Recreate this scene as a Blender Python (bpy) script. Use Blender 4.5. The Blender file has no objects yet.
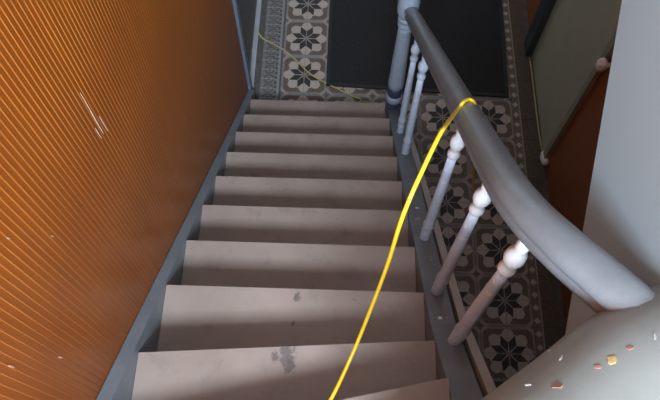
import bpy, bmesh, math, random
from mathutils import Vector, Matrix

S = bpy.context.scene
COL = S.collection
R = math.radians
random.seed(7)

# ------------------------------------------------------------------ camera
CAM = Vector((0.51875, -2.2100, 3.51683))
F_PX = 672.8
PITCH, YAW, ROLL = 1.129545, -0.0205555, 0.0108767
def cam_axes():
    cy, sy, cp, sp = math.cos(YAW), math.sin(YAW), math.cos(PITCH), math.sin(PITCH)
    fwd = Vector((sy*cp, cy*cp, -sp)); right = Vector((cy, -sy, 0)); up = right.cross(fwd)
    c, s = math.cos(ROLL), math.sin(ROLL)
    return c*right + s*up, -s*right + c*up, fwd
RT, UP, FW = cam_axes()
cd = bpy.data.cameras.new('camera'); cam = bpy.data.objects.new('camera', cd); COL.objects.link(cam)
cd.sensor_fit = 'HORIZONTAL'; cd.sensor_width = 36; cd.lens = 36*F_PX/660; cd.clip_start = 0.02
m = Matrix.Identity(4)
for i in range(3):
    m[i][0], m[i][1], m[i][2], m[i][3] = RT[i], UP[i], -FW[i], CAM[i]
cam.matrix_world = m
S.camera = cam

def ray(x, y): return RT*((x-330)/F_PX) - UP*((y-200)/F_PX) + FW
def on_plane(x, y, p0, n):
    d = ray(x, y); return CAM + d*((Vector(p0)-CAM).dot(Vector(n))/d.dot(Vector(n)))
def on_z(x, y, z): return on_plane(x, y, (0, 0, z), (0, 0, 1))
def on_x(x, y, X): return on_plane(x, y, (X, 0, 0), (1, 0, 0))

# ------------------------------------------------------------------ world, light, exposure
w = bpy.data.worlds.new('world'); S.world = w; w.use_nodes = True
w.node_tree.nodes['Background'].inputs[0].default_value = (0.62, 0.74, 0.90, 1)
w.node_tree.nodes['Background'].inputs[1].default_value = 0.5
def area(name, loc, direction, sx, sy, power, col):
    l = bpy.data.lights.new(name, 'AREA'); l.shape = 'RECTANGLE'; l.size = sx; l.size_y = sy
    l.energy = power; l.color = col
    o = bpy.data.objects.new(name, l); COL.objects.link(o); o.location = loc
    o.rotation_euler = Vector(direction).to_track_quat('-Z', 'Y').to_euler()
    return o
area('landing_window_daylight', (0.62, -3.72, 4.22), (0, 1, -0.35), 1.1, 0.92, 310, (0.74, 0.88, 1.0))
area('roof_light_daylight', (0.45, -1.9, 5.68), (0, 0, -1), 0.8, 0.8, 9, (0.72, 0.87, 1.0))
area('front_door_daylight', (0.75, 2.72, 2.35), (0, -1, -0.8), 1.0, 0.5, 2.2, (0.76, 0.88, 1.0))
vs = S.view_settings
vs.view_transform = 'Standard'; vs.look = 'None'; vs.gamma = 1; vs.exposure = 0.06; vs.use_curve_mapping = False

# ------------------------------------------------------------------ stair constants
G, RI = 0.224593, 0.189441
SL = RI/G
def nose_z(y): return RI - y*SL
TW = 0.80

# ------------------------------------------------------------------ materials
class NT:
    def __init__(s, name, rough=0.5, spec=0.5):
        s.m = bpy.data.materials.new(name); s.m.use_nodes = True
        s.t = s.m.node_tree; s.b = s.t.nodes['Principled BSDF']
        s.b.inputs['Roughness'].default_value = rough
        s.b.inputs['Specular IOR Level'].default_value = spec
        s.tc = s.t.nodes.new('ShaderNodeTexCoord')
    def link(s, a, b): s.t.links.new(a, b)
    def n(s, typ, **kw):
        nd = s.t.nodes.new(typ)
        for k, v in kw.items(): setattr(nd, k, v)
        return nd
    def math(s, op, a, b=None, c=None, clamp=False):
        nd = s.n('ShaderNodeMath', operation=op); nd.use_clamp = clamp
        for i, v in enumerate((a, b, c)):
            if v is None: continue
            if isinstance(v, (int, float)): nd.inputs[i].default_value = v
            else: s.link(v, nd.inputs[i])
        return nd.outputs[0]
    def mix(s, fac, a, b, blend='MIX'):
        nd = s.n('ShaderNodeMix', data_type='RGBA', blend_type=blend)
        for idx, v in ((0, fac), (6, a), (7, b)):
            if isinstance(v, (int, float)): nd.inputs[idx].default_value = v
            elif isinstance(v, tuple): nd.inputs[idx].default_value = (*v[:3], 1)
            else: s.link(v, nd.inputs[idx])
        return nd.outputs[2]
    def noise(s, scale=5, detail=3, rough=0.55, vec=None, stretch=None, dist=0):
        nd = s.n('ShaderNodeTexNoise'); nd.inputs['Scale'].default_value = scale
        nd.inputs['Detail'].default_value = detail; nd.inputs['Roughness'].default_value = rough
        nd.inputs['Distortion'].default_value = dist
        v = vec or s.tc.outputs['Object']
        if stretch:
            mp = s.n('ShaderNodeMapping'); mp.inputs['Scale'].default_value = stretch
            s.link(v, mp.inputs['Vector']); v = mp.outputs[0]
        s.link(v, nd.inputs['Vector'])
        return nd.outputs['Fac']
    def ramp(s, fac, stops):
        nd = s.n('ShaderNodeValToRGB'); e = nd.color_ramp.elements
        while len(e) < len(stops): e.new(0.5)
        for el, (p, c) in zip(e, stops):
            el.position = p; el.color = (*c, 1) if isinstance(c, tuple) else (c, c, c, 1)
        s.link(fac, nd.inputs[0]); return nd.outputs[0]
    def color(s, out): s.link(out, s.b.inputs['Base Color'])
    def bump(s, h, strength=0.3, dist=0.002):
        nd = s.n('ShaderNodeBump'); nd.inputs['Strength'].default_value = strength
        nd.inputs['Distance'].default_value = dist
        s.link(h, nd.inputs['Height']); s.link(nd.outputs[0], s.b.inputs['Normal'])

def paint(name, col, rough=0.4, var=0.12, scale=6, chip=None, chip_amt=0.0, chip_scale=22, spec=0.5, bump=0.25):
    t = NT(name, rough, spec)
    f = t.noise(scale, 4)
    lo = tuple(c*(1-var) for c in col); hi = tuple(min(1, c*(1+var)) for c in col)
    out = t.ramp(f, [(0.3, lo), (0.7, hi)])
    if chip:
        k = t.ramp(t.noise(chip_scale, 2, 0.5), [(1-chip_amt-0.02, 0.0), (1-chip_amt, 1.0)])
        out = t.mix(k, out, chip)
    t.color(out); t.bump(t.noise(scale*9, 3), bump, 0.0015)
    return t.m

M = {}
M['string'] = paint('grey string paint', (0.175, 0.195, 0.225), 0.45, 0.15, 9, (0.42, 0.43, 0.44), 0.27, 30)
M['string_left'] = paint('blue grey string paint', (0.20, 0.24, 0.28), 0.42, 0.12, 8, (0.42, 0.43, 0.44), 0.25, 30)
M['capping'] = paint('pale grey capping paint', (0.40, 0.39, 0.37), 0.45, 0.08, 12)
M['rail'] = paint('slate rail paint', (0.17, 0.188, 0.208), 0.27, 0.10, 14, spec=0.6, bump=0.4)
M['baluster'] = paint('pale blue baluster paint', (0.58, 0.68, 0.84), 0.38, 0.08, 20, (0.78, 0.80, 0.82), 0.33, 34)
M['lit_knob_and_screw'] = paint('lit knob and screw white', (0.74, 0.76, 0.79), 0.4, 0.05, 25)  # nearer baluster tops look lit by this whiter colour; screws use it too
M['newel'] = paint('blue newel paint', (0.36, 0.43, 0.53), 0.4, 0.1, 12)
M['newel_dark'] = paint('dark blue newel base paint', (0.055, 0.075, 0.13), 0.4, 0.2, 25)
M['panel'] = paint('pale blue grey panel paint', (0.375, 0.495, 0.565), 0.5, 0.04, 3, bump=0.15)
M['plaster'] = paint('off white plaster', (0.76, 0.76, 0.74), 0.8, 0.04, 3)
M['ceiling'] = paint('white ceiling', (0.75, 0.75, 0.73), 0.8, 0.03, 3)
M['door_green'] = paint('sage green door paint', (0.47, 0.49, 0.38), 0.42, 0.06, 4)
M['trim_dark'] = paint('dark blue trim paint', (0.035, 0.048, 0.062), 0.4, 0.15, 8)
M['trim_green'] = paint('olive trim paint', (0.33, 0.32, 0.25), 0.45, 0.08, 8)
M['trim_blue'] = paint('blue trim paint', (0.16, 0.205, 0.265), 0.4, 0.12, 12, (0.4, 0.43, 0.46), 0.28, 25)
M['door_grey'] = paint('grey door paint', (0.11, 0.11, 0.115), 0.45, 0.1, 8)
M['skirting'] = paint('pale skirting paint', (0.36, 0.37, 0.40), 0.45, 0.1, 14)
M['grout'] = paint('dirty grout', (0.10, 0.09, 0.08), 0.9, 0.2, 20)
M['riser'] = paint('riser paint', (0.12, 0.10, 0.09), 0.6, 0.15, 10)
M['porcelain'] = paint('white plastic', (0.90, 0.89, 0.85), 0.35, 0.03, 15)
M['cable'] = paint('yellow cable sheath', (0.80, 0.52, 0.025), 0.4, 0.05, 40, bump=0.1)
M['cable_pale'] = paint('dusty yellow cable sheath', (0.50, 0.40, 0.17), 0.5, 0.1, 30, bump=0.1)

# big grey ledge: grey paint, worn
t = NT('worn ledge paint', 0.38)
f = t.noise(5, 4); c = t.ramp(f, [(0.3, (0.20, 0.22, 0.215)), (0.7, (0.28, 0.305, 0.29))])
k = t.ramp(t.noise(28, 3, 0.6, dist=0.6), [(0.74, 0.0), (0.77, 1.0)]); c = t.mix(k, c, (0.40, 0.42, 0.43))
t.color(c); t.bump(t.noise(30, 3), 0.2, 0.002); M['ledge'] = t.m

# treads: taupe floor paint with scuffs; the stains are placed in the object's own coordinates
def tread_mat(name, stain=None):
    t = NT(name, 0.5)
    oi = t.n('ShaderNodeObjectInfo')
    va = t.n('ShaderNodeVectorMath', operation='ADD'); t.link(t.tc.outputs['Object'], va.inputs[0])
    sc = t.math('MULTIPLY', oi.outputs['Random'], 37.0); t.link(sc, va.inputs[1]); v = va.outputs[0]
    c = t.ramp(t.noise(4, 4, vec=v), [(0.3, (0.23, 0.175, 0.150)), (0.7, (0.302, 0.235, 0.205))])
    k = t.ramp(t.noise(13, 4, 0.65, vec=v), [(0.54, 0.0), (0.78, 0.5)]); c = t.mix(k, c, (0.13, 0.10, 0.09))
    k = t.ramp(t.noise(60, 2, 0.5, vec=v), [(0.74, 0.0), (0.78, 0.6)]); c = t.mix(k, c, (0.07, 0.06, 0.06))
    for sx, sy, sr in (stain or ()):
        mp = t.n('ShaderNodeMapping'); mp.inputs['Location'].default_value = (-sx, -sy, 0)
        t.link(t.tc.outputs['Object'], mp.inputs[0])
        mp2 = t.n('ShaderNodeMapping'); mp2.inputs['Scale'].default_value = (1.5, 1, 0); t.link(mp.outputs[0], mp2.inputs[0])
        ln = t.n('ShaderNodeVectorMath', operation='LENGTH'); t.link(mp2.outputs[0], ln.inputs[0])
        nz = t.noise(1.8/sr, 4, 0.7)
        d = t.math('DIVIDE', ln.outputs['Value'], sr)
        d = t.math('ADD', d, t.math('MULTIPLY', t.math('SUBTRACT', 0.5, nz), 3.0))
        k = t.ramp(d, [(0.6, 0.8), (1.0, 0.0)]); c = t.mix(k, c, (0.09, 0.072, 0.068))
    t.color(c); t.bump(t.noise(40, 4, vec=v), 0.25, 0.0015)
    return t.m
M['tread'] = tread_mat('taupe tread paint')
M['tread_mark'] = tread_mat('taupe tread paint with dark scuffs', [(0.400, 0.012, 0.034), (0.408, -0.020, 0.026), (0.368, 0.000, 0.016)])
M['tread_mark_small'] = tread_mat('taupe tread paint with a small scuff', [(0.408, -0.028, 0.017), (0.40, -0.11, 0.010)])

# varnished boards
def varnish(name, a, b, rough=0.3, scratch=False):
    t = NT(name, rough, 0.5)
    oi = t.n('ShaderNodeObjectInfo')
    f = t.noise(3.0, 5, 0.6, stretch=(14, 14, 0.8))
    c = t.ramp(f, [(0.3, a), (0.72, b)])
    c = t.mix(t.math('MULTIPLY', oi.outputs['Random'], 0.22), c, (0.20, 0.06, 0.012))
    k = t.ramp(t.noise(26, 2, 0.5, stretch=(1, 1, 0.25), vec=t.tc.outputs['Object']), [(0.76, 0.0), (0.80, 0.5)])
    c = t.mix(k, c, (0.62, 0.36, 0.16))
    t.color(c); t.bump(f, 0.1, 0.001)
    return t.m
M['slat'] = varnish('orange varnished board', (0.335, 0.083, 0.008), (0.445, 0.122, 0.011), 0.38)
M['bead'] = varnish('orange bead with painted highlight', (0.42, 0.125, 0.016), (0.53, 0.18, 0.028), 0.36)  # lighter than the boards: the beads' highlight is put into their colour
M['wood_dark'] = varnish('red brown varnished board', (0.26, 0.07, 0.015), (0.36, 0.10, 0.02), 0.35)

# black mat
t = NT('black ribbed mat', 0.85, 0.2)
c = t.ramp(t.noise(90, 3), [(0.3, (0.018, 0.017, 0.018)), (0.7, (0.036, 0.034, 0.036))])
k = t.ramp(t.noise(45, 2), [(0.74, 0.0), (0.80, 0.4)]); c = t.mix(k, c, (0.08, 0.08, 0.085))
t.color(c); t.bump(t.noise(220, 2), 0.6, 0.003); M['mat'] = t.m
M['mat_edge'] = paint('black rubber mat edge', (0.016, 0.016, 0.017), 0.6, 0.1, 30)

# encaustic star tile (a quarter star, centre at the object's origin)
TS = 0.144
def star_tile():
    t = NT('star cement tile', 0.42)
    sep = t.n('ShaderNodeSeparateXYZ'); t.link(t.tc.outputs['Object'], sep.inputs[0])
    x = t.math('DIVIDE', sep.outputs[0], TS); y = t.math('DIVIDE', sep.outputs[1], TS)
    r = t.math('SQRT', t.math('ADD', t.math('MULTIPLY', x, x), t.math('MULTIPLY', y, y)))
    a = t.math('ARCTAN2', y, x)
    fold = t.math('SUBTRACT', t.math('FLOORED_MODULO', a, math.pi/4), math.pi/8)
    u = t.math('MULTIPLY', r, t.math('COSINE', fold)); v = t.math('MULTIPLY', r, t.math('ABSOLUTE', t.math('SINE', fold)))
    half = t.math('MULTIPLY', t.math('SUBTRACT', 1.0, t.math('DIVIDE', t.math('ABSOLUTE', t.math('SUBTRACT', u, 0.39)), 0.33)), 0.15)
    petal = t.math('GREATER_THAN', half, v)
    # pale blobs between the petals
    fold2 = t.math('SUBTRACT', t.math('FLOORED_MODULO', t.math('ADD', a, math.pi/8), math.pi/4), math.pi/8)
    u2 = t.math('SUBTRACT', t.math('MULTIPLY', r, t.math('COSINE', fold2)), 0.70); v2 = t.math('MULTIPLY', r, t.math('SINE', fold2))
    blob = t.math('LESS_THAN', t.math('SQRT', t.math('ADD', t.math('MULTIPLY', u2, u2), t.math('MULTIPLY', v2, v2))), 0.215)
    disc = t.math('LESS_THAN', t.math('MAXIMUM', u, 0), 0.74)
    pale = t.math('MAXIMUM', blob, disc)
    # far corner motif
    dx = t.math('SUBTRACT', 1.0, x); dy = t.math('SUBTRACT', 1.0, y)
    dl = t.math('ADD', t.math('ABSOLUTE', dx), t.math('ABSOLUTE', dy))
    corner = t.math('LESS_THAN', dl, 0.34); corner2 = t.math('LESS_THAN', dl, 0.16)
    edge = t.math('GREATER_THAN', t.math('MAXIMUM', x, y), 0.90)
    grain = t.noise(60, 4, 0.6)
    c = t.ramp(grain, [(0.3, (0.095, 0.066, 0.050)), (0.7, (0.16, 0.115, 0.09))])
    c = t.mix(t.math('MULTIPLY', edge, 0.65), c, (0.30, 0.28, 0.27))
    c = t.mix(corner, c, (0.34, 0.28, 0.25)); c = t.mix(corner2, c, (0.14, 0.11, 0.10))
    c = t.mix(pale, c, (0.47, 0.385, 0.335))
    c = t.mix(petal, c, (0.020, 0.016, 0.017))
    core = t.math('LESS_THAN', r, 0.10); c = t.mix(core, c, (0.26, 0.21, 0.21))
    dirt = t.ramp(t.noise(2.3, 4, vec=None), [(0.35, 0.0), (0.75, 0.35)])
    c = t.mix(dirt, c, (0.10, 0.085, 0.075))
    t.color(c); t.bump(t.noise(50, 3), 0.15, 0.001)
    return t.m
M['star'] = star_tile()
def border_tile():
    t = NT('border cement tile', 0.42)
    sep = t.n('ShaderNodeSeparateXYZ'); t.link(t.tc.outputs['Object'], sep.inputs[0])
    x = t.math('DIVIDE', sep.outputs[0], TS); y = t.math('DIVIDE', sep.outputs[1], TS)   # 0..1
    c = t.ramp(t.noise(50, 4, 0.6), [(0.3, (0.15, 0.135, 0.125)), (0.7, (0.23, 0.21, 0.20))])
    # scroll: rings
    yy = t.math('MULTIPLY', t.math('SUBTRACT', t.math('FLOORED_MODULO', t.math('MULTIPLY', y, 2.0), 1.0), 0.5), 0.5); xx = t.math('SUBTRACT', x, 0.46)
    r = t.math('SQRT', t.math('ADD', t.math('MULTIPLY', xx, xx), t.math('MULTIPLY', yy, yy)))
    ring = t.math('LESS_THAN', t.math('ABSOLUTE', t.math('SUBTRACT', r, 0.20)), 0.035)
    c = t.mix(t.math('MULTIPLY', ring, 0.75), c, (0.06, 0.055, 0.055))
    ring2 = t.math('LESS_THAN', r, 0.08); c = t.mix(ring2, c, (0.07, 0.065, 0.075))
    ray_ = t.math('LESS_THAN', t.math('ABSOLUTE', yy), 0.03); c = t.mix(t.math('MULTIPLY', ray_, 0.7), c, (0.30, 0.31, 0.33))
    st = t.math('GREATER_THAN', x, 0.82); c = t.mix(st, c, (0.25, 0.24, 0.235))
    st = t.math('GREATER_THAN', x, 0.92); c = t.mix(st, c, (0.09, 0.09, 0.10))
    st = t.math('LESS_THAN', x, 0.10); c = t.mix(st, c, (0.08, 0.08, 0.09))
    dots = t.math('MULTIPLY', t.math('LESS_THAN', t.math('ABSOLUTE', t.math('SUBTRACT', x, 0.76)), 0.05),
                  t.math('LESS_THAN', t.math('FLOORED_MODULO', t.math('MULTIPLY', y, 4), 1.0), 0.45))
    c = t.mix(dots, c, (0.05, 0.05, 0.06))
    t.color(c); t.bump(t.noise(50, 3), 0.15, 0.001)
    return t.m
M['border'] = border_tile()
def dark_border():
    t = NT('brown border cement tile', 0.45)
    sep = t.n('ShaderNodeSeparateXYZ'); t.link(t.tc.outputs['Object'], sep.inputs[0])
    x = t.math('DIVIDE', sep.outputs[0], TS); y = t.math('DIVIDE', sep.outputs[1], TS)
    c = t.ramp(t.noise(45, 4, 0.6), [(0.3, (0.065, 0.045, 0.034)), (0.7, (0.11, 0.08, 0.06))])
    st = t.math('GREATER_THAN', x, 0.70); c = t.mix(st, c, (0.15, 0.115, 0.09))
    yy = t.math('SUBTRACT', t.math('FLOORED_MODULO', t.math('MULTIPLY', y, 2.0), 1.0), 0.5)
    xx = t.math('MULTIPLY', t.math('SUBTRACT', x, 0.85), 2.0)
    dd = t.math('ADD', t.math('ABSOLUTE', xx), t.math('ABSOLUTE', yy))
    c = t.mix(t.math('LESS_THAN', dd, 0.26), c, (0.42, 0.36, 0.31))
    l1 = t.math('LESS_THAN', t.math('ABSOLUTE', t.math('SUBTRACT', x, 0.68)), 0.025); c = t.mix(l1, c, (0.30, 0.26, 0.23))
    t.color(c); t.bump(t.noise(50, 3), 0.15, 0.001)
    return t.m
M['border_dark'] = dark_border()

# ------------------------------------------------------------------ mesh helpers
def link(name, me, mat, parent=None, smooth=False):
    o = bpy.data.objects.new(name, me); COL.objects.link(o)
    if mat is not None and not me.materials: me.materials.append(mat)
    if parent: o.parent = parent
    if smooth:
        for p in me.polygons: p.use_smooth = True
    return o
def bm_obj(name, bm, mat, parent=None, smooth=False, bevel=0.0, seg=2):
    if bevel > 0:
        es = [e for e in bm.edges if len(e.link_faces) == 2 and e.calc_face_angle(0) > 0.5]
        bmesh.ops.bevel(bm, geom=es, offset=bevel, segments=seg, affect='EDGES', clamp_overlap=True)
    bmesh.ops.recalc_face_normals(bm, faces=bm.faces[:])
    me = bpy.data.meshes.new(name); bm.to_mesh(me); bm.free()
    return link(name, me, mat, parent, smooth)
def box(bm, x0, x1, y0, y1, z0, z1):
    v = [bm.verts.new(p) for p in ((x0,y0,z0),(x1,y0,z0),(x1,y1,z0),(x0,y1,z0),(x0,y0,z1),(x1,y0,z1),(x1,y1,z1),(x0,y1,z1))]
    for f in ((0,3,2,1),(4,5,6,7),(0,1,5,4),(1,2,6,5),(2,3,7,6),(3,0,4,7)): bm.faces.new([v[i] for i in f])
def bxo(name, dims, mat, parent=None, bevel=0.0):
    bm = bmesh.new(); box(bm, *dims); return bm_obj(name, bm, mat, parent, bevel=bevel)
def prism(bm, pts, axis, a, b):
    """extrude the 2D polygon pts along axis ('x': pts are (y,z); 'z': pts are (x,y))"""
    def P(p, t): return (t, p[0], p[1]) if axis == 'x' else (p[0], p[1], t)
    A = [bm.verts.new(P(p, a)) for p in pts]; B = [bm.verts.new(P(p, b)) for p in pts]
    bm.faces.new(A); bm.faces.new(B[::-1])
    n = len(pts)
    for i in range(n): bm.faces.new((A[i], A[(i+1) % n], B[(i+1) % n], B[i]))
def lathe(bm, prof, seg=20, cx=0, cy=0):
    rings = []
    for r, z in prof:
        rings.append([bm.verts.new((cx+r*math.cos(2*math.pi*i/seg), cy+r*math.sin(2*math.pi*i/seg), z)) for i in range(seg)])
    for a, b in zip(rings, rings[1:]):
        for i in range(seg): bm.faces.new((a[i], a[(i+1) % seg], b[(i+1) % seg], b[i]))
    bm.faces.new(rings[0][::-1]); bm.faces.new(rings[-1])
def catmull(P, n=10):
    P = [Vector(p) for p in P]; Q = [2*P[0]-P[1]] + P + [2*P[-1]-P[-2]]; out = []
    for i in range(1, len(Q)-2):
        a, b, c, d = Q[i-1:i+3]
        for k in range(n):
            t = k/n
            out.append(0.5*((2*b) + (c-a)*t + (2*a-5*b+4*c-d)*t*t + (3*b-a-3*c+d)*t**3))
    out.append(P[-1]); return out
def sweep(bm, path, prof, scale=None):
    """profile (u horizontal across, v up) swept along a path, closed with end caps"""
    rings = []
    for i, p in enumerate(path):
        t = (path[min(i+1, len(path)-1)] - path[max(i-1, 0)]).normalized()
        side = t.cross(Vector((0, 0, 1))).normalized(); up = side.cross(t)
        k = scale[i] if scale else 1
        rings.append([bm.verts.new(p + side*u*k + up*v*k) for u, v in prof])
    n = len(prof)
    for a, b in zip(rings, rings[1:]):
        for i in range(n): bm.faces.new((a[i], a[(i+1) % n], b[(i+1) % n], b[i]))
    bm.faces.new(rings[0]); bm.faces.new(rings[-1][::-1])
def tube(bm, path, r, seg=8):
    up = Vector((0, 0, 1)); rings = []; prev = None
    for i, p in enumerate(path):
        t = (path[min(i+1, len(path)-1)] - path[max(i-1, 0)]).normalized()
        if prev is None: prev = t.orthogonal().normalized()
        prev = (prev - t*prev.dot(t)).normalized(); b = t.cross(prev)
        rings.append([bm.verts.new(p + (prev*math.cos(2*math.pi*k/seg) + b*math.sin(2*math.pi*k/seg))*r) for k in range(seg)])
    for a, b in zip(rings, rings[1:]):
        for i in range(seg): bm.faces.new((a[i], a[(i+1) % seg], b[(i+1) % seg], b[i]))
    bm.faces.new(rings[0]); bm.faces.new(rings[-1][::-1])
def tag(o, label=None, cat=None, group=None, kind=None):
    if label: o['label'] = label
    if cat: o['category'] = cat
    if group: o['group'] = group
    if kind: o['kind'] = kind
    return o
def empty(name, loc=(0, 0, 0)):
    o = bpy.data.objects.new(name, None); COL.objects.link(o); o.location = loc; o.empty_display_size = 0.05; return o
def struct(name, dims, mat, label=None, cat=None):
    o = bxo(name, dims, mat); return tag(o, label, cat, kind='structure')

# ------------------------------------------------------------------ room shell
X0, X1 = -0.04, 1.76
ZC = 5.7
YB, YF = -3.6, 2.6
floor = struct('floor', (X0-0.1, X1+0.1, YB, YF, -0.12, -0.005), M['grout'], 'hall floor of patterned cement tiles with eight-petalled dark stars', 'floor')
bm = bmesh.new()
box(bm, X0-0.1, X1+0.1, YB-0.1, -2.35, ZC, ZC+0.1); box(bm, X0-0.1, X1+0.1, -1.45, YF+0.1, ZC, ZC+0.1)
box(bm, X0-0.1, 0.0, -2.35, -1.45, ZC, ZC+0.1); box(bm, 0.9, X1+0.1, -2.35, -1.45, ZC, ZC+0.1)
tag(bm_obj('ceiling', bm, M['ceiling']), 'white ceiling high over the stairwell', 'ceiling', kind='structure')
wall_left = struct('wall_left', (X0-0.14, X0-0.008, YB, 0.155, -0.12, ZC), M['wood_dark'], 'left wall clad in glossy orange reeded wood boards', 'wall')
struct('wall_left_hall', (X0-0.16, X0-0.02, 0.155, YF, -0.12, ZC), M['plaster'], 'left hall wall beyond the foot of the stairs', 'wall')
wall_right = struct('wall_right', (X1, X1+0.12, YB, YF, -0.12, ZC), M['wood_dark'], 'right hall wall of dark red brown varnished wood', 'wall')
# front wall with fanlight opening over the street door, back wall with landing window: both out of view
bm = bmesh.new()
box(bm, X0-0.1, X1+0.1, YF, YF+0.12, -0.12, 2.1); box(bm, X0-0.1, X1+0.1, YF, YF+0.12, 2.62, ZC)
box(bm, X0-0.1, 0.22, YF, YF+0.12, 2.1, 2.62); box(bm, 1.28, X1+0.1, YF, YF+0.12, 2.1, 2.62)
tag(bm_obj('wall_front', bm, M['plaster']), 'plastered end wall of the hall with a fanlight', 'wall', kind='structure')
bm = bmesh.new()
box(bm, X0-0.1, X1+0.1, YB-0.12, YB, -0.12, 3.74); box(bm, X0-0.1, X1+0.1, YB-0.12, YB, 4.72, ZC)
box(bm, X0-0.1, 0.02, YB-0.12, YB, 3.74, 4.72); box(bm, 1.22, X1+0.1, YB-0.12, YB, 3.74, 4.72)
tag(bm_obj('wall_back', bm, M['plaster']), 'plastered wall with a window behind the landing', 'wall', kind='structure')

# reeded boards on the left wall: one shared mesh, a flat face and a rounded bead
PIT = 0.0162
def slat_mesh():
    bm = bmesh.new(); h0, h1 = -0.005, 4.6
    prof = [(0.0, -0.008), (0.0, 0.0012), (0.0008, 0.0018), (0.0122, 0.0018), (0.0128, 0.0015), (0.0130, 0.0009)]
    bead = [(0.0130, 0.0009)] + [(0.0146+0.0014*math.cos(a), 0.0009+0.0015*math.sin(a)) for a in [math.pi*(1-i/6) for i in range(7)]] + [(0.0161, 0.0009), (0.0162, -0.008)]
    P = prof + bead[1:]
    A = [bm.verts.new((v, u, h0)) for u, v in P]; B = [bm.verts.new((v, u, h1)) for u, v in P]
    n = len(P); nb = len(prof)-1
    for i in range(n-1):
        f = bm.faces.new((A[i], A[i+1], B[i+1], B[i])); f.material_index = 1 if nb <= i < nb+8 else 0
        if nb <= i < nb+8: f.smooth = True
    bm.faces.new(A); bm.faces.new(B[::-1])
    bmesh.ops.recalc_face_normals(bm, faces=bm.faces[:])
    me = bpy.data.meshes.new('slat'); bm.to_mesh(me); bm.free()
    me.materials.append(M['slat']); me.materials.append(M['bead']); return me
sm = slat_mesh()
ny = int((0.15+2.62)/PIT)
for i in range(ny):
    o = bpy.data.objects.new('slat', sm); COL.objects.link(o); o.parent = wall_left
    o.location = (X0, 0.15-(i+1)*PIT, 0)
# pale scratches on the boards
def sliver(name, p, q, wdt, thick, mat, parent, nrm=(1, 0, 0)):
    p, q, nrm = Vector(p), Vector(q), Vector(nrm); d = (q-p); s = d.normalized().cross(nrm).normalized()*wdt*0.5
    bm = bmesh.new(); pts = [p, p+d*0.35+s, q-d*0.1+s*0.7, q, q-d*0.3-s, p+d*0.2-s*0.6]
    A = [bm.verts.new(v) for v in pts]; B = [bm.verts.new(v+nrm*thick) for v in pts]
    bm.faces.new(A[::-1]); bm.faces.new(B)
    for i in range(6): bm.faces.new((A[i], A[(i+1) % 6], B[(i+1) % 6], B[i]))
    return bm_obj(name, bm, mat, parent)
M['scratch'] = paint('bare pale wood', (0.66, 0.48, 0.38), 0.5, 0.05, 20)
xs = X0+0.0022
for (px, ln_, wd) in (((80, 93), 0.13, 0.0016), ((90, 111), 0.10, 0.0026), ((95, 128), 0.05, 0.0022), ((99, 116), 0.07, 0.0014)):
    P = on_x(*px, xs)
    tag(sliver('scratch', P, P + Vector((0, 0.001, -ln_)), wd, 0.0012, M['scratch'], wall_left), 'pale bare-wood scratch running down the orange boards')
for (x, y, d) in ((11, 366, 3), (60, 357, 2.0), (52, 236, 1.5), (8, 238, 1.8)):
    P, Q = on_x(x-d, y-d*0.2, xs), on_x(x+d, y+d*0.5, xs)
    sliver('scratch', P, Q, 0.003, 0.0014, M['scratch'], wall_left)

# left hall: trim post, grey door, skirting
tag(bxo('trim_1', (X0-0.05, X0+0.018, 0.152, 0.205, -0.004, 2.3), M['trim_blue'], bevel=0.004), 'blue grey upright trim ending the orange boards', 'trim', kind='structure')
d2 = tag(bxo('door_2', (X0-0.05, X0-0.004, 0.207, 1.05, 0.035, 2.15), M['door_grey'], bevel=0.003), 'dark grey door at the left of the hall floor', 'door', kind='structure')
bxo('door_panel', (X0-0.004, X0+0.003, 0.30, 0.96, 0.16, 0.86), M['door_grey'], d2, bevel=0.003)
bxo('door_panel', (X0-0.004, X0+0.003, 0.30, 0.96, 0.98, 2.0), M['door_grey'], d2, bevel=0.003)
tag(bxo('baseboard_left', (X0-0.03, X0+0.026, 0.207, 1.6, -0.004, 0.034), M['skirting'], bevel=0.004), 'pale grey sill along the foot of the left hall wall', 'baseboard', kind='structure')

# right wall: green door with dark jamb and thin olive trim
dg = tag(bxo('door_1', (X1-0.006, X1-0.0005, -0.215, 0.522, -0.004, 2.05), M['door_green'], bevel=0.002), 'flat sage green door in the right hall wall', 'door', kind='structure')
bxo('jamb', (X1-0.048, X1-0.0005, 0.523, 0.628, -0.004, 2.12), M['trim_dark'], dg, bevel=0.004)['label'] = 'dark blue door jamb'
bxo('trim', (X1-0.010, X1-0.0005, 0.629, 0.650, -0.004, 2.12), M['trim_green'], dg)
bxo('trim', (X1-0.016, X1-0.0005, -0.222, -0.2155, -0.004, 2.05), M['trim_dark'], dg)
bxo('trim', (X1-0.026, X1-0.0005, -0.262, -0.2225, -0.004, 2.09), M['trim_green'], dg, bevel=0.003)
bxo('lintel', (X1-0.03, X1-0.0005, -0.262, 0.650, 2.121, 2.19), M['trim_dark'], dg, bevel=0.003)
kz = on_x(604, 65, X1-0.045)
bm = bmesh.new(); lathe(bm, [(0.010, 0), (0.012, 0.012), (0.024, 0.020), (0.030, 0.034), (0.026, 0.050), (0.012, 0.058)], 8)
kb = bm_obj('knob', bm, M['porcelain'], dg); kb.rotation_euler = (0, R(-90), 0); kb.location = (X1-0.020, kz.y, kz.z); kb.scale = (1.3, 1.05, 1.0)
kb['label'] = 'white faceted knob'

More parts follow.
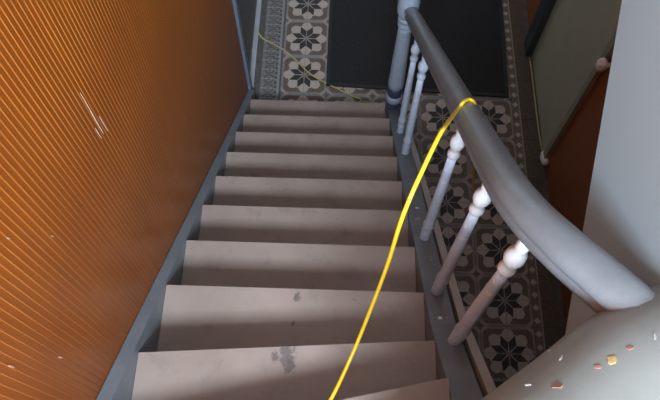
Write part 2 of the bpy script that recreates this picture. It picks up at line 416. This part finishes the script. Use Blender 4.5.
# ------------------------------------------------------------------ floor tiles
def tile_mesh(name, mat, ox, oy):
    bm = bmesh.new(); g = 0.0008
    box(bm, ox+g, ox+TS-g, oy+g, oy+TS-g, -0.0065, 0.0)
    top = [e for e in bm.edges if all(v.co.z > -0.001 for v in e.verts)]
    bmesh.ops.bevel(bm, geom=top, offset=0.0008, segments=1, affect='EDGES')
    me = bpy.data.meshes.new(name); bm.to_mesh(me); bm.free(); me.materials.append(mat); return me
tm = tile_mesh('star_tile', M['star'], 0, 0); tb = tile_mesh('border_tile', M['border'], 0, 0); td = tile_mesh('border_tile', M['border_dark'], 0, 0)
SX, SY = 0.295, 0.322
def put_tile(me, x, y, rz):
    o = bpy.data.objects.new('tile', me); COL.objects.link(o); o.parent = floor
    o.location = (x, y, random.uniform(-0.0006, 0.0006)); o.rotation_euler = (random.uniform(-1, 1)*0.003, random.uniform(-1, 1)*0.003, rz)
for j in range(-6, 4):
    y = SY + 2*TS*j
    for i in range(5):
        x = SX + 2*TS*i
        if y < -0.2 and x < 0.8: continue
        for q in range(4): put_tile(tm, x, y, q*math.pi/2)
    for h in (0, 1):
        if y > -0.2: put_tile(tb, SX-2*TS, y-TS+h*TS, 0)
        put_tile(td, SX+TS*9+TS, y+h*TS, math.pi)

# ------------------------------------------------------------------ mat
mat = empty('door_mat', (1.0, 0.7, 0)); tag(mat, 'large black mat on the patterned tile floor at the foot of the stairs', 'mat')
P0, P1 = on_z(326, 85, 0.012), on_z(509, 97, 0.012)
mp = [(P0.x, P0.y), (P1.x, P1.y), (P1.x+0.03, 1.42), (P0.x+0.005, 1.45)]
bm = bmesh.new(); prism(bm, [(a-1.0, b-0.7) for a, b in mp], 'z', 0.0008, 0.012)
bm_obj('mat_surface', bm, M['mat'], mat, bevel=0.003)
bm = bmesh.new()
cx, cy = 1.0, 0.82
inner = [((a-cx)*0.965+cx, (b-cy)*0.965+cy) for a, b in mp]
for i in range(4):
    a, b, c, d = mp[i], mp[(i+1) % 4], inner[(i+1) % 4], inner[i]
    prism(bm, [(p[0]-1.0, p[1]-0.7) for p in (a, b, c, d)], 'z', 0.0118, 0.0145)
bm_obj('mat_border', bm, M['mat_edge'], mat)

# ------------------------------------------------------------------ staircase
st = empty('staircase', (0.4, 0, 0)); OFF = Vector((0.4, 0, 0))
tag(st, 'steep painted wooden staircase with taupe treads and grey strings leading down to the hall', 'staircase')
def rel(o): o.location = o.location - OFF; return o
nos = []
for k in range(1, 9): nos.append(((0.0, -(k-1)*G), (TW, -(k-1)*G)))
nos.append(((0.0, -1.824), (TW, -1.766)))
nos.append(((0.0, -2.088), (TW, -1.900)))
nos.append(((0.0, -2.50), (TW, -1.985)))
for k in range(1, 11):
    (ax, ay), (bx, by) = nos[k-1]; (cx_, cy_), (dx_, dy_) = nos[k]
    z = k*RI
    bm = bmesh.new()
    # origin on the nosing at the left end
    prism(bm, [(0.001, 0), (TW-0.001, by-ay), (TW-0.001, dy_-ay-0.045), (0.001, cy_-ay-0.045)], 'z', -0.032, 0.0)
    mt = M['tread_mark'] if k == 9 else M['tread_mark_small'] if k == 8 else M['tread']
    o = bm_obj('tread', bm, mt, st, bevel=0.0045, seg=3); o.location = (0, ay, z); rel(o)
    bm = bmesh.new()
    n = 0.030
    zb = -0.004 if k == 1 else (k-1)*RI + 0.0005
    prism(bm, [(0.001, ay-n), (TW-0.001, by-n), (TW-0.001, by-n-0.014), (0.001, ay-n-0.014)], 'z', zb, z-0.033)
    rel(bm_obj('riser', bm, M['riser'], st))
# landing above the last winder, out of view behind the camera
(ax, ay), (bx, by) = nos[10]
bm = bmesh.new(); prism(bm, [(0.0, ay), (TW, by), (1.0, -2.05), (X1-0.01, -2.05), (X1-0.01, YB+0.005), (X0+0.01, YB+0.005), (X0+0.01, ay-0.1)], 'z', 11*RI-0.12, 11*RI)
rel(bm_obj('landing', bm, M['tread'], st))
# strings
def string_pts(pts, depth):
    top = pts; bot = [(y, z-depth) for y, z in pts][::-1]
    return top, bot
topL = [(0.150, max(0.05, nose_z(0.15)+0.01)), (-0.2, nose_z(-0.2)+0.004), (-1.0, nose_z(-1.0)+0.006), (-1.7, nose_z(-1.7)+0.014), (-2.0, nose_z(-2.0)+0.015), (-2.5, nose_z(-2.5)-0.04)]
botL = [(-2.5, nose_z(-2.5)-0.42), (-0.25, -0.004+0.0), (0.150, -0.004)]
bm = bmesh.new(); prism(bm, topL+botL, 'x', X0+0.004, 0.0)
rel(bm_obj('string', bm, M['string_left'], st, bevel=0.003))['label'] = 'blue grey wall string'
ys = [-0.096, -0.6, -1.2, -1.70, -1.80, -1.90, -2.03]
zt = lambda y: nose_z(y)+0.006 + (max(0, -1.72-y)*0.35)
topR = [(y, zt(y)) for y in ys]
botR = [(-2.03, nose_z(-2.03)-0.36), (-0.24, -0.004), (-0.096, -0.004)]
bm = bmesh.new(); prism(bm, topR+botR, 'x', TW, TW+0.072)
rel(bm_obj('string', bm, M['string'], st, bevel=0.003))['label'] = 'grey outer string'
bm = bmesh.new()
capx = lambda y: 0.866 + 0.018*min(1, max(0, -y/1.9))
pathc = [Vector((capx(y)+0.013, y, zt(y)+0.004)) for y in ys]
sweep(bm, pathc, [(-0.012, -0.05), (0.012, -0.05), (0.012, 0.004), (-0.012, 0.004)])
rel(bm_obj('capping_strip', bm, M['capping'], st, bevel=0.0015))['label'] = 'pale grey edge strip of the outer string'
bm = bmesh.new(); prism(bm, [(-0.2, 0.0), (-0.2, nose_z(-0.2)-0.30), (-1.92, nose_z(-1.92)-0.30), (-1.92, 0.0)], 'x', TW+0.012, TW+0.05)
rel(bm_obj('spandrel_panel', bm, M['string'], st))
# screws left in the string
for (x, y) in ((417, 208), (440, 318)):
    p = on_plane(x, y, (0, 0, RI+0.0065), (0, SL, 1))
    bm = bmesh.new(); lathe(bm, [(0.006, -0.004), (0.0065, 0.0015), (0.003, 0.003)], 10)
    o = bm_obj('screw', bm, M['lit_knob_and_screw'], st); o.location = p; o.rotation_euler = (-math.atan(SL), 0, 0); rel(o)

# ------------------------------------------------------------------ railing
rl = empty('stair_railing', (0.838, 0, 0)); ROFF = Vector((0.838, 0, 0))
tag(rl, 'slate painted handrail on turned pale blue balusters curving up the open side of the stairs', 'railing')
def rrel(o): o.location = o.location - ROFF; return o
und = lambda y: 1.508 + SL*(-0.649-y)
BX = 0.838
bal = [(-0.405, 0, 0), (-0.640, 0, 0), (-1.297, 1, 0), (-1.568, 1, 0), (-1.766, 1, 0.013)]
def baluster(h):
    """a turned baluster, foot at the origin, height h"""
    p = [(0.016, -0.02), (0.0165, 0.03), (0.0135, 0.045), (0.0175, 0.062), (0.0175, 0.074), (0.013, 0.084), (0.0135, 0.10), (0.0185, 0.118),
         (0.0185, 0.130), (0.014, 0.142), (0.0155, 0.17), (0.0155, 0.22), (0.0145, 0.36), (0.0125, 0.50), (0.0115, h-0.165)]
    kn = [(0.0115, h-0.166), (0.0175, h-0.156), (0.0178, h-0.146), (0.0125, h-0.134), (0.0115, h-0.126), (0.0165, h-0.112), (0.0208, h-0.094), (0.0195, h-0.074),
          (0.0135, h-0.060), (0.0115, h-0.050), (0.0135, h-0.035), (0.012, h-0.01), (0.012, h+0.006)]
    return p, kn
for y, white, bdx in bal:
    z0 = zt(y); h = und(y)-z0 - (0.006 if bdx else 0)
    p, kn = baluster(h); p = [(r_*1.1, z_) for r_, z_ in p]
    bm = bmesh.new(); lathe(bm, p, 18); o = bm_obj('baluster', bm, M['baluster'], rl, smooth=True); o.location = (BX+bdx, y, z0); rrel(o)
    bm = bmesh.new(); lathe(bm, kn, 18); k = bm_obj('turned_knob', bm, M['lit_knob_and_screw'] if white else M['baluster'], o, smooth=True)  # nearer tops whitened in colour to look lit
# newel
NX, NY = 0.829, -0.050
nw = bpy.data.objects.new('newel_post', None); COL.objects.link(nw); nw.parent = rl; nw.location = Vector((NX, NY, 0)) - ROFF
def turn(name, prof, mat, seg=24, smooth=True):
    bm = bmesh.new(); lathe(bm, prof, seg); return bm_obj(name, bm, mat, nw, smooth=smooth)
turn('newel_base', [(0.042, 0.0), (0.042, 0.300), (0.038, 0.310)], M['newel_dark'], 8, False)
turn('newel_ring', [(0.039, 0.308), (0.046, 0.318), (0.047, 0.342), (0.044, 0.360), (0.040, 0.366)], M['newel'])
turn('newel_band', [(0.039, 0.365), (0.043, 0.375), (0.043, 0.435), (0.040, 0.442)], M['newel_dark'])
turn('newel_shaft', [(0.037, 0.440), (0.043, 0.450), (0.045, 0.48), (0.043, 0.53), (0.040, 0.64), (0.036, 0.80), (0.033, 0.91), (0.032, 0.945)], M['newel'])
turn('newel_collar', [(0.032, 0.940), (0.039, 0.950), (0.040, 0.962), (0.034, 0.974), (0.035, 0.982), (0.041, 0.992), (0.041, 1.005), (0.036, 1.014)], M['newel'])
turn('newel_cap', [(0.036, 1.012), (0.048, 1.035), (0.051, 1.06), (0.051, 1.12), (0.046, 1.15), (0.048, 1.17), (0.040, 1.22), (0.015, 1.25)], M['newel'])
# handrail
def top_c(px, py, X): return on_x(px, py, X)
hp = []
for y in (-0.095, -0.3, -0.7, -1.1, -1.4, -1.56): hp.append(Vector((BX+0.002, y, und(y))))
hp += [Vector((X, y, und(y)-dz)) for X, y, dz in ((0.843, -1.66, 0), (0.858, -1.745, 0.004), (0.886, -1.82, 0.012), (0.920, -1.88, 0.026), (0.958, -1.94, 0.048), (0.998, -2.00, 0.085))]
path = catmull(hp, 8)
rp = [(-0.022, 0), (0.022, 0), (0.026, 0.004), (0.0275, 0.012), (0.0265, 0.024), (0.0225, 0.0275), (0.0225, 0.030), (0.030, 0.0335), (0.0325, 0.040), (0.0305, 0.048), (0.023, 0.057), (0.011, 0.0625)]
rp = rp + [(-u, v) for u, v in rp[::-1][:-2]]
M['rail'].node_tree.nodes['Principled BSDF'].inputs['Roughness'].default_value = 0.3
bm = bmesh.new(); sc_ = [1 + 0.12*min(1, max(0, (-1.15-p.y)/0.7)) for p in path]
sweep(bm, path, rp, sc_)
hr = bm_obj('handrail', bm, M['rail'], rl, smooth=True); rrel(hr); hr['label'] = 'slate grey moulded handrail'

# ------------------------------------------------------------------ boxed side of the upper flight, and the ledge at the turn
XP = 1.0
EZ_ = 2.615
a = on_x(565, 335, XP); b = on_x(622, 0, XP); sl2 = (b.z-a.z)/(b.y-a.y)
lo = lambda y: a.z + sl2*(y-a.y)
bm = bmesh.new(); prism(bm, [(-1.862, lo(-1.862)), (1.0, lo(1.0)), (1.0, 5.6), (0.4, 5.6), (-1.93, lo(-1.93)+1.6), (-1.93, 2.35), (-1.862, 2.35)], 'x', XP, XP+0.03)
tag(bm_obj('wall_upper_stair', bm, M['panel'], bevel=0.003), 'smooth pale blue grey boarded side of the upper flight', 'wall', kind='structure')
bm = bmesh.new(); prism(bm, [(-1.66, lo(-1.66)+0.03), (1.0, lo(1.0)+0.03), (1.0, lo(1.0)+0.15), (-1.66, lo(-1.66)+0.15)], 'x', XP+0.031, X1-0.001)
tag(bm_obj('ceiling_upper_stair', bm, M['plaster']), 'sloping underside of the upper flight', 'ceiling', kind='structure')
# ledge: a thick boxed parapet with a large rounded edge; section swept along the turn
ZL = 2.62
lg = empty('landing_ledge', (0.9, -2.1, 11*RI)); tag(lg, 'broad rounded grey painted ledge with chipped paint at the top of the stairs', 'ledge')
edge_px = [(455, 421), (480, 400), (530, 363), (575, 329), (592, 314), (620, 297), (650, 282), (672, 272)]
EZ = 2.615
ep = [on_z(x, y, EZ) for x, y in edge_px]
ep = [Vector((2*ep[0].x-ep[1].x-0.04, 2*ep[0].y-ep[1].y-0.04, EZ))] + ep
ep += [ep[-1] + (ep[-1]-ep[-2]).normalized()*k for k in (0.06, 0.15, 0.3)]
sec = [(0.004, -0.52), (0.0, -0.06), (0.006, -0.03), (0.020, 0.000), (0.045, 0.030), (0.080, 0.054), (0.12, 0.072), (0.17, 0.085), (0.23, 0.092), (0.30, 0.090), (0.35, 0.07), (0.37, 0.02), (0.37, -0.52)]
bm = bmesh.new(); rings = []
dirn = (ep[7]-ep[0]).normalized(); nrm = Vector((dirn.y, -dirn.x, 0)).normalized()
for p in ep:
    ring = []
    for n_, z_ in sec:
        v = p + nrm*n_ + Vector((0, 0, z_))
        ring.append(bm.verts.new(v - lg.location))
    rings.append(ring)
for r1, r2 in zip(rings, rings[1:]):
    for i in range(len(sec)-1): bm.faces.new((r1[i], r1[i+1], r2[i+1], r2[i]))
    bm.faces.new((r1[-1], r1[0], r2[0], r2[-1]))
bm.faces.new(rings[0]); bm.faces.new(rings[-1][::-1])
lo_ = bm_obj('ledge_body', bm, M['ledge'], lg, smooth=True)

# chips and scratches in the ledge paint
M['chip_ochre'] = paint('ochre bare patch', (0.50, 0.35, 0.14), 0.6, 0.25, 60)
M['chip_red'] = paint('red brown bare patch', (0.30, 0.15, 0.11), 0.6, 0.25, 60)
M['chip_pale'] = paint('pale bare patch', (0.45, 0.47, 0.48), 0.6, 0.1, 60)
bpy.context.view_layer.update()
dg_ = bpy.context.evaluated_depsgraph_get()
def chip(px, py, rx, ry, mat, label, seed):
    """an irregular flake lying on the ledge's surface"""
    rnd = random.Random(seed)
    d = ray(px, py).normalized()
    inv = lo_.matrix_world.inverted()
    ok, loc, nr, _ = lo_.ray_cast(inv @ CAM, inv.to_3x3() @ d)
    if not ok: return
    s_ = nr.cross(Vector((0, 1, 0))).normalized(); t_ = nr.cross(s_)
    bm = bmesh.new(); A = []; B = []; n = 11
    for i in range(n):
        a_ = 2*math.pi*i/n; k = rnd.uniform(0.65, 1.15)
        v = loc + s_*math.cos(a_)*rx*k + t_*math.sin(a_)*ry*k
        A.append(bm.verts.new(v - nr*0.002)); B.append(bm.verts.new(loc + (v-loc)*0.9 + nr*0.0012))
    bm.faces.new(A[::-1]); bm.faces.new(B)
    for i in range(n): bm.faces.new((A[i], A[(i+1) % n], B[(i+1) % n], B[i]))
    o = bm_obj('paint_chip', bm, mat, lg); o['label'] = label
chip(612, 360, 0.0065, 0.0085, M['chip_ochre'], 'ochre chip in the grey paint', 1)
chip(557.5, 386, 0.0075, 0.006, M['chip_red'], 'red brown chip in the grey paint', 2)
chip(598, 367, 0.006, 0.0032, M['chip_red'], 'red brown chip in the grey paint', 3)
chip(629.5, 348.5, 0.0055, 0.0035, M['chip_red'], 'red brown chip in the grey paint', 4)
chip(561, 358, 0.002, 0.006, M['chip_pale'], 'pale scratch in the grey paint', 5)
chip(549, 351, 0.004, 0.002, M['chip_pale'], 'pale scratch in the grey paint', 6)
chip(528, 385, 0.006, 0.0016, M['chip_pale'], 'pale scratch in the grey paint', 7)
chip(655, 337, 0.0018, 0.007, M['chip_pale'], 'pale scratch in the grey paint', 8)

# ------------------------------------------------------------------ cables
# 1: over the handrail and down across the steps; its near part hangs in one vertical plane
ry = -1.262
rail_top = Vector((BX+0.002, ry, und(ry)+0.065/math.cos(math.atan(SL))+0.005))
foot = on_z(331, 399, 10*RI+0.006)
dv = Vector((rail_top.x-foot.x, rail_top.y-foot.y, 0)); pn = Vector((dv.y, -dv.x, 0)).normalized()
pts = [foot + Vector((-0.16, -0.28, 0)), foot + Vector((-0.06, -0.10, 0)), foot]
for px in ((352, 355), (372, 306), (388, 263), (399, 227), (410, 198), (424, 167), (438, 138), (446, 125)):
    pts.append(on_plane(*px, foot, pn))
for px, py, dz in ((457.5, 108, -0.012), (463.5, 102, -0.001), (469, 99.5, 0.0), (474, 100.5, -0.006), (477, 104, -0.022)):
    pts.append(on_plane(px, py, rail_top, (0, SL, 1)) + Vector((0, 0, dz)))
top_out = pts[-1] + Vector((0.006, 0.004, -0.05))
fl0 = on_z(477, 210, 0.006)
pts += [top_out] + [top_out.lerp(fl0, k) + Vector((0, 0, -0.10*math.sin(math.pi*k)*k)) for k in (0.25, 0.5, 0.75, 0.93)]
pts += [fl0 + Vector((0, -0.01, 0)), on_z(469, 230, 0.006), on_z(450, 264, 0.006), Vector((1.02, -1.10, 0.006)), Vector((0.90, -1.2, 0.006))]
bm = bmesh.new(); tube(bm, catmull(pts, 8), 0.0046, 8)
tag(bm_obj('extension_cable', bm, M['cable'], smooth=True), 'bright yellow cable draped over the handrail and across the steps', 'cable')
# 2: across the tiles at the foot of the stairs
pts = [Vector((X0+0.002, 0.625, 0.039)), Vector((X0+0.022, 0.618, 0.039)), on_z(263, 38.5, 0.012)] + [on_z(x, y, 0.006) for x, y in ((272, 43), (284, 50), (297, 61), (308, 72), (321, 80.5))]
pts += [on_z(336, 88, 0.007), on_z(350, 95, 0.006), on_z(360, 99, 0.006), Vector((0.66, 0.13, 0.006)), Vector((0.76, 0.12, 0.006))]
bm = bmesh.new(); tube(bm, catmull(pts, 6), 0.0046, 8)
tag(bm_obj('extension_cable', bm, M['cable_pale'], smooth=True), 'dusty yellow cable lying on the star tiles before the bottom step', 'cable')
# 3: along the foot of the green door
wc = empty('wall_cable', (X1-0.03, 0.1, 0)); tag(wc, 'dull yellow cable running along the foot of the green door', 'cable')
pts = [on_z(x, y, 0.0062) for x, y in ((529.5, 57), (532, 75), (535.5, 105), (539, 132), (542.5, 152))]
bm = bmesh.new(); tube(bm, catmull([p - wc.location for p in pts], 6), 0.0046, 8)
bm_obj('cable_run', bm, M['cable_pale'], wc, smooth=True)
pp = on_z(545, 159, 0.02)
bm = bmesh.new(); lathe(bm, [(0.012, -0.030), (0.020, -0.024), (0.022, 0.004), (0.015, 0.020), (0.008, 0.030)], 8)
pl = bm_obj('plug', bm, M['porcelain'], wc); pl.location = Vector((pp.x-0.004, pp.y, 0.0285)) - wc.location; pl.rotation_euler = (R(-90), 0, R(8))
pl.scale = (1.25, 1.3, 1.45); pl['label'] = 'white plug'
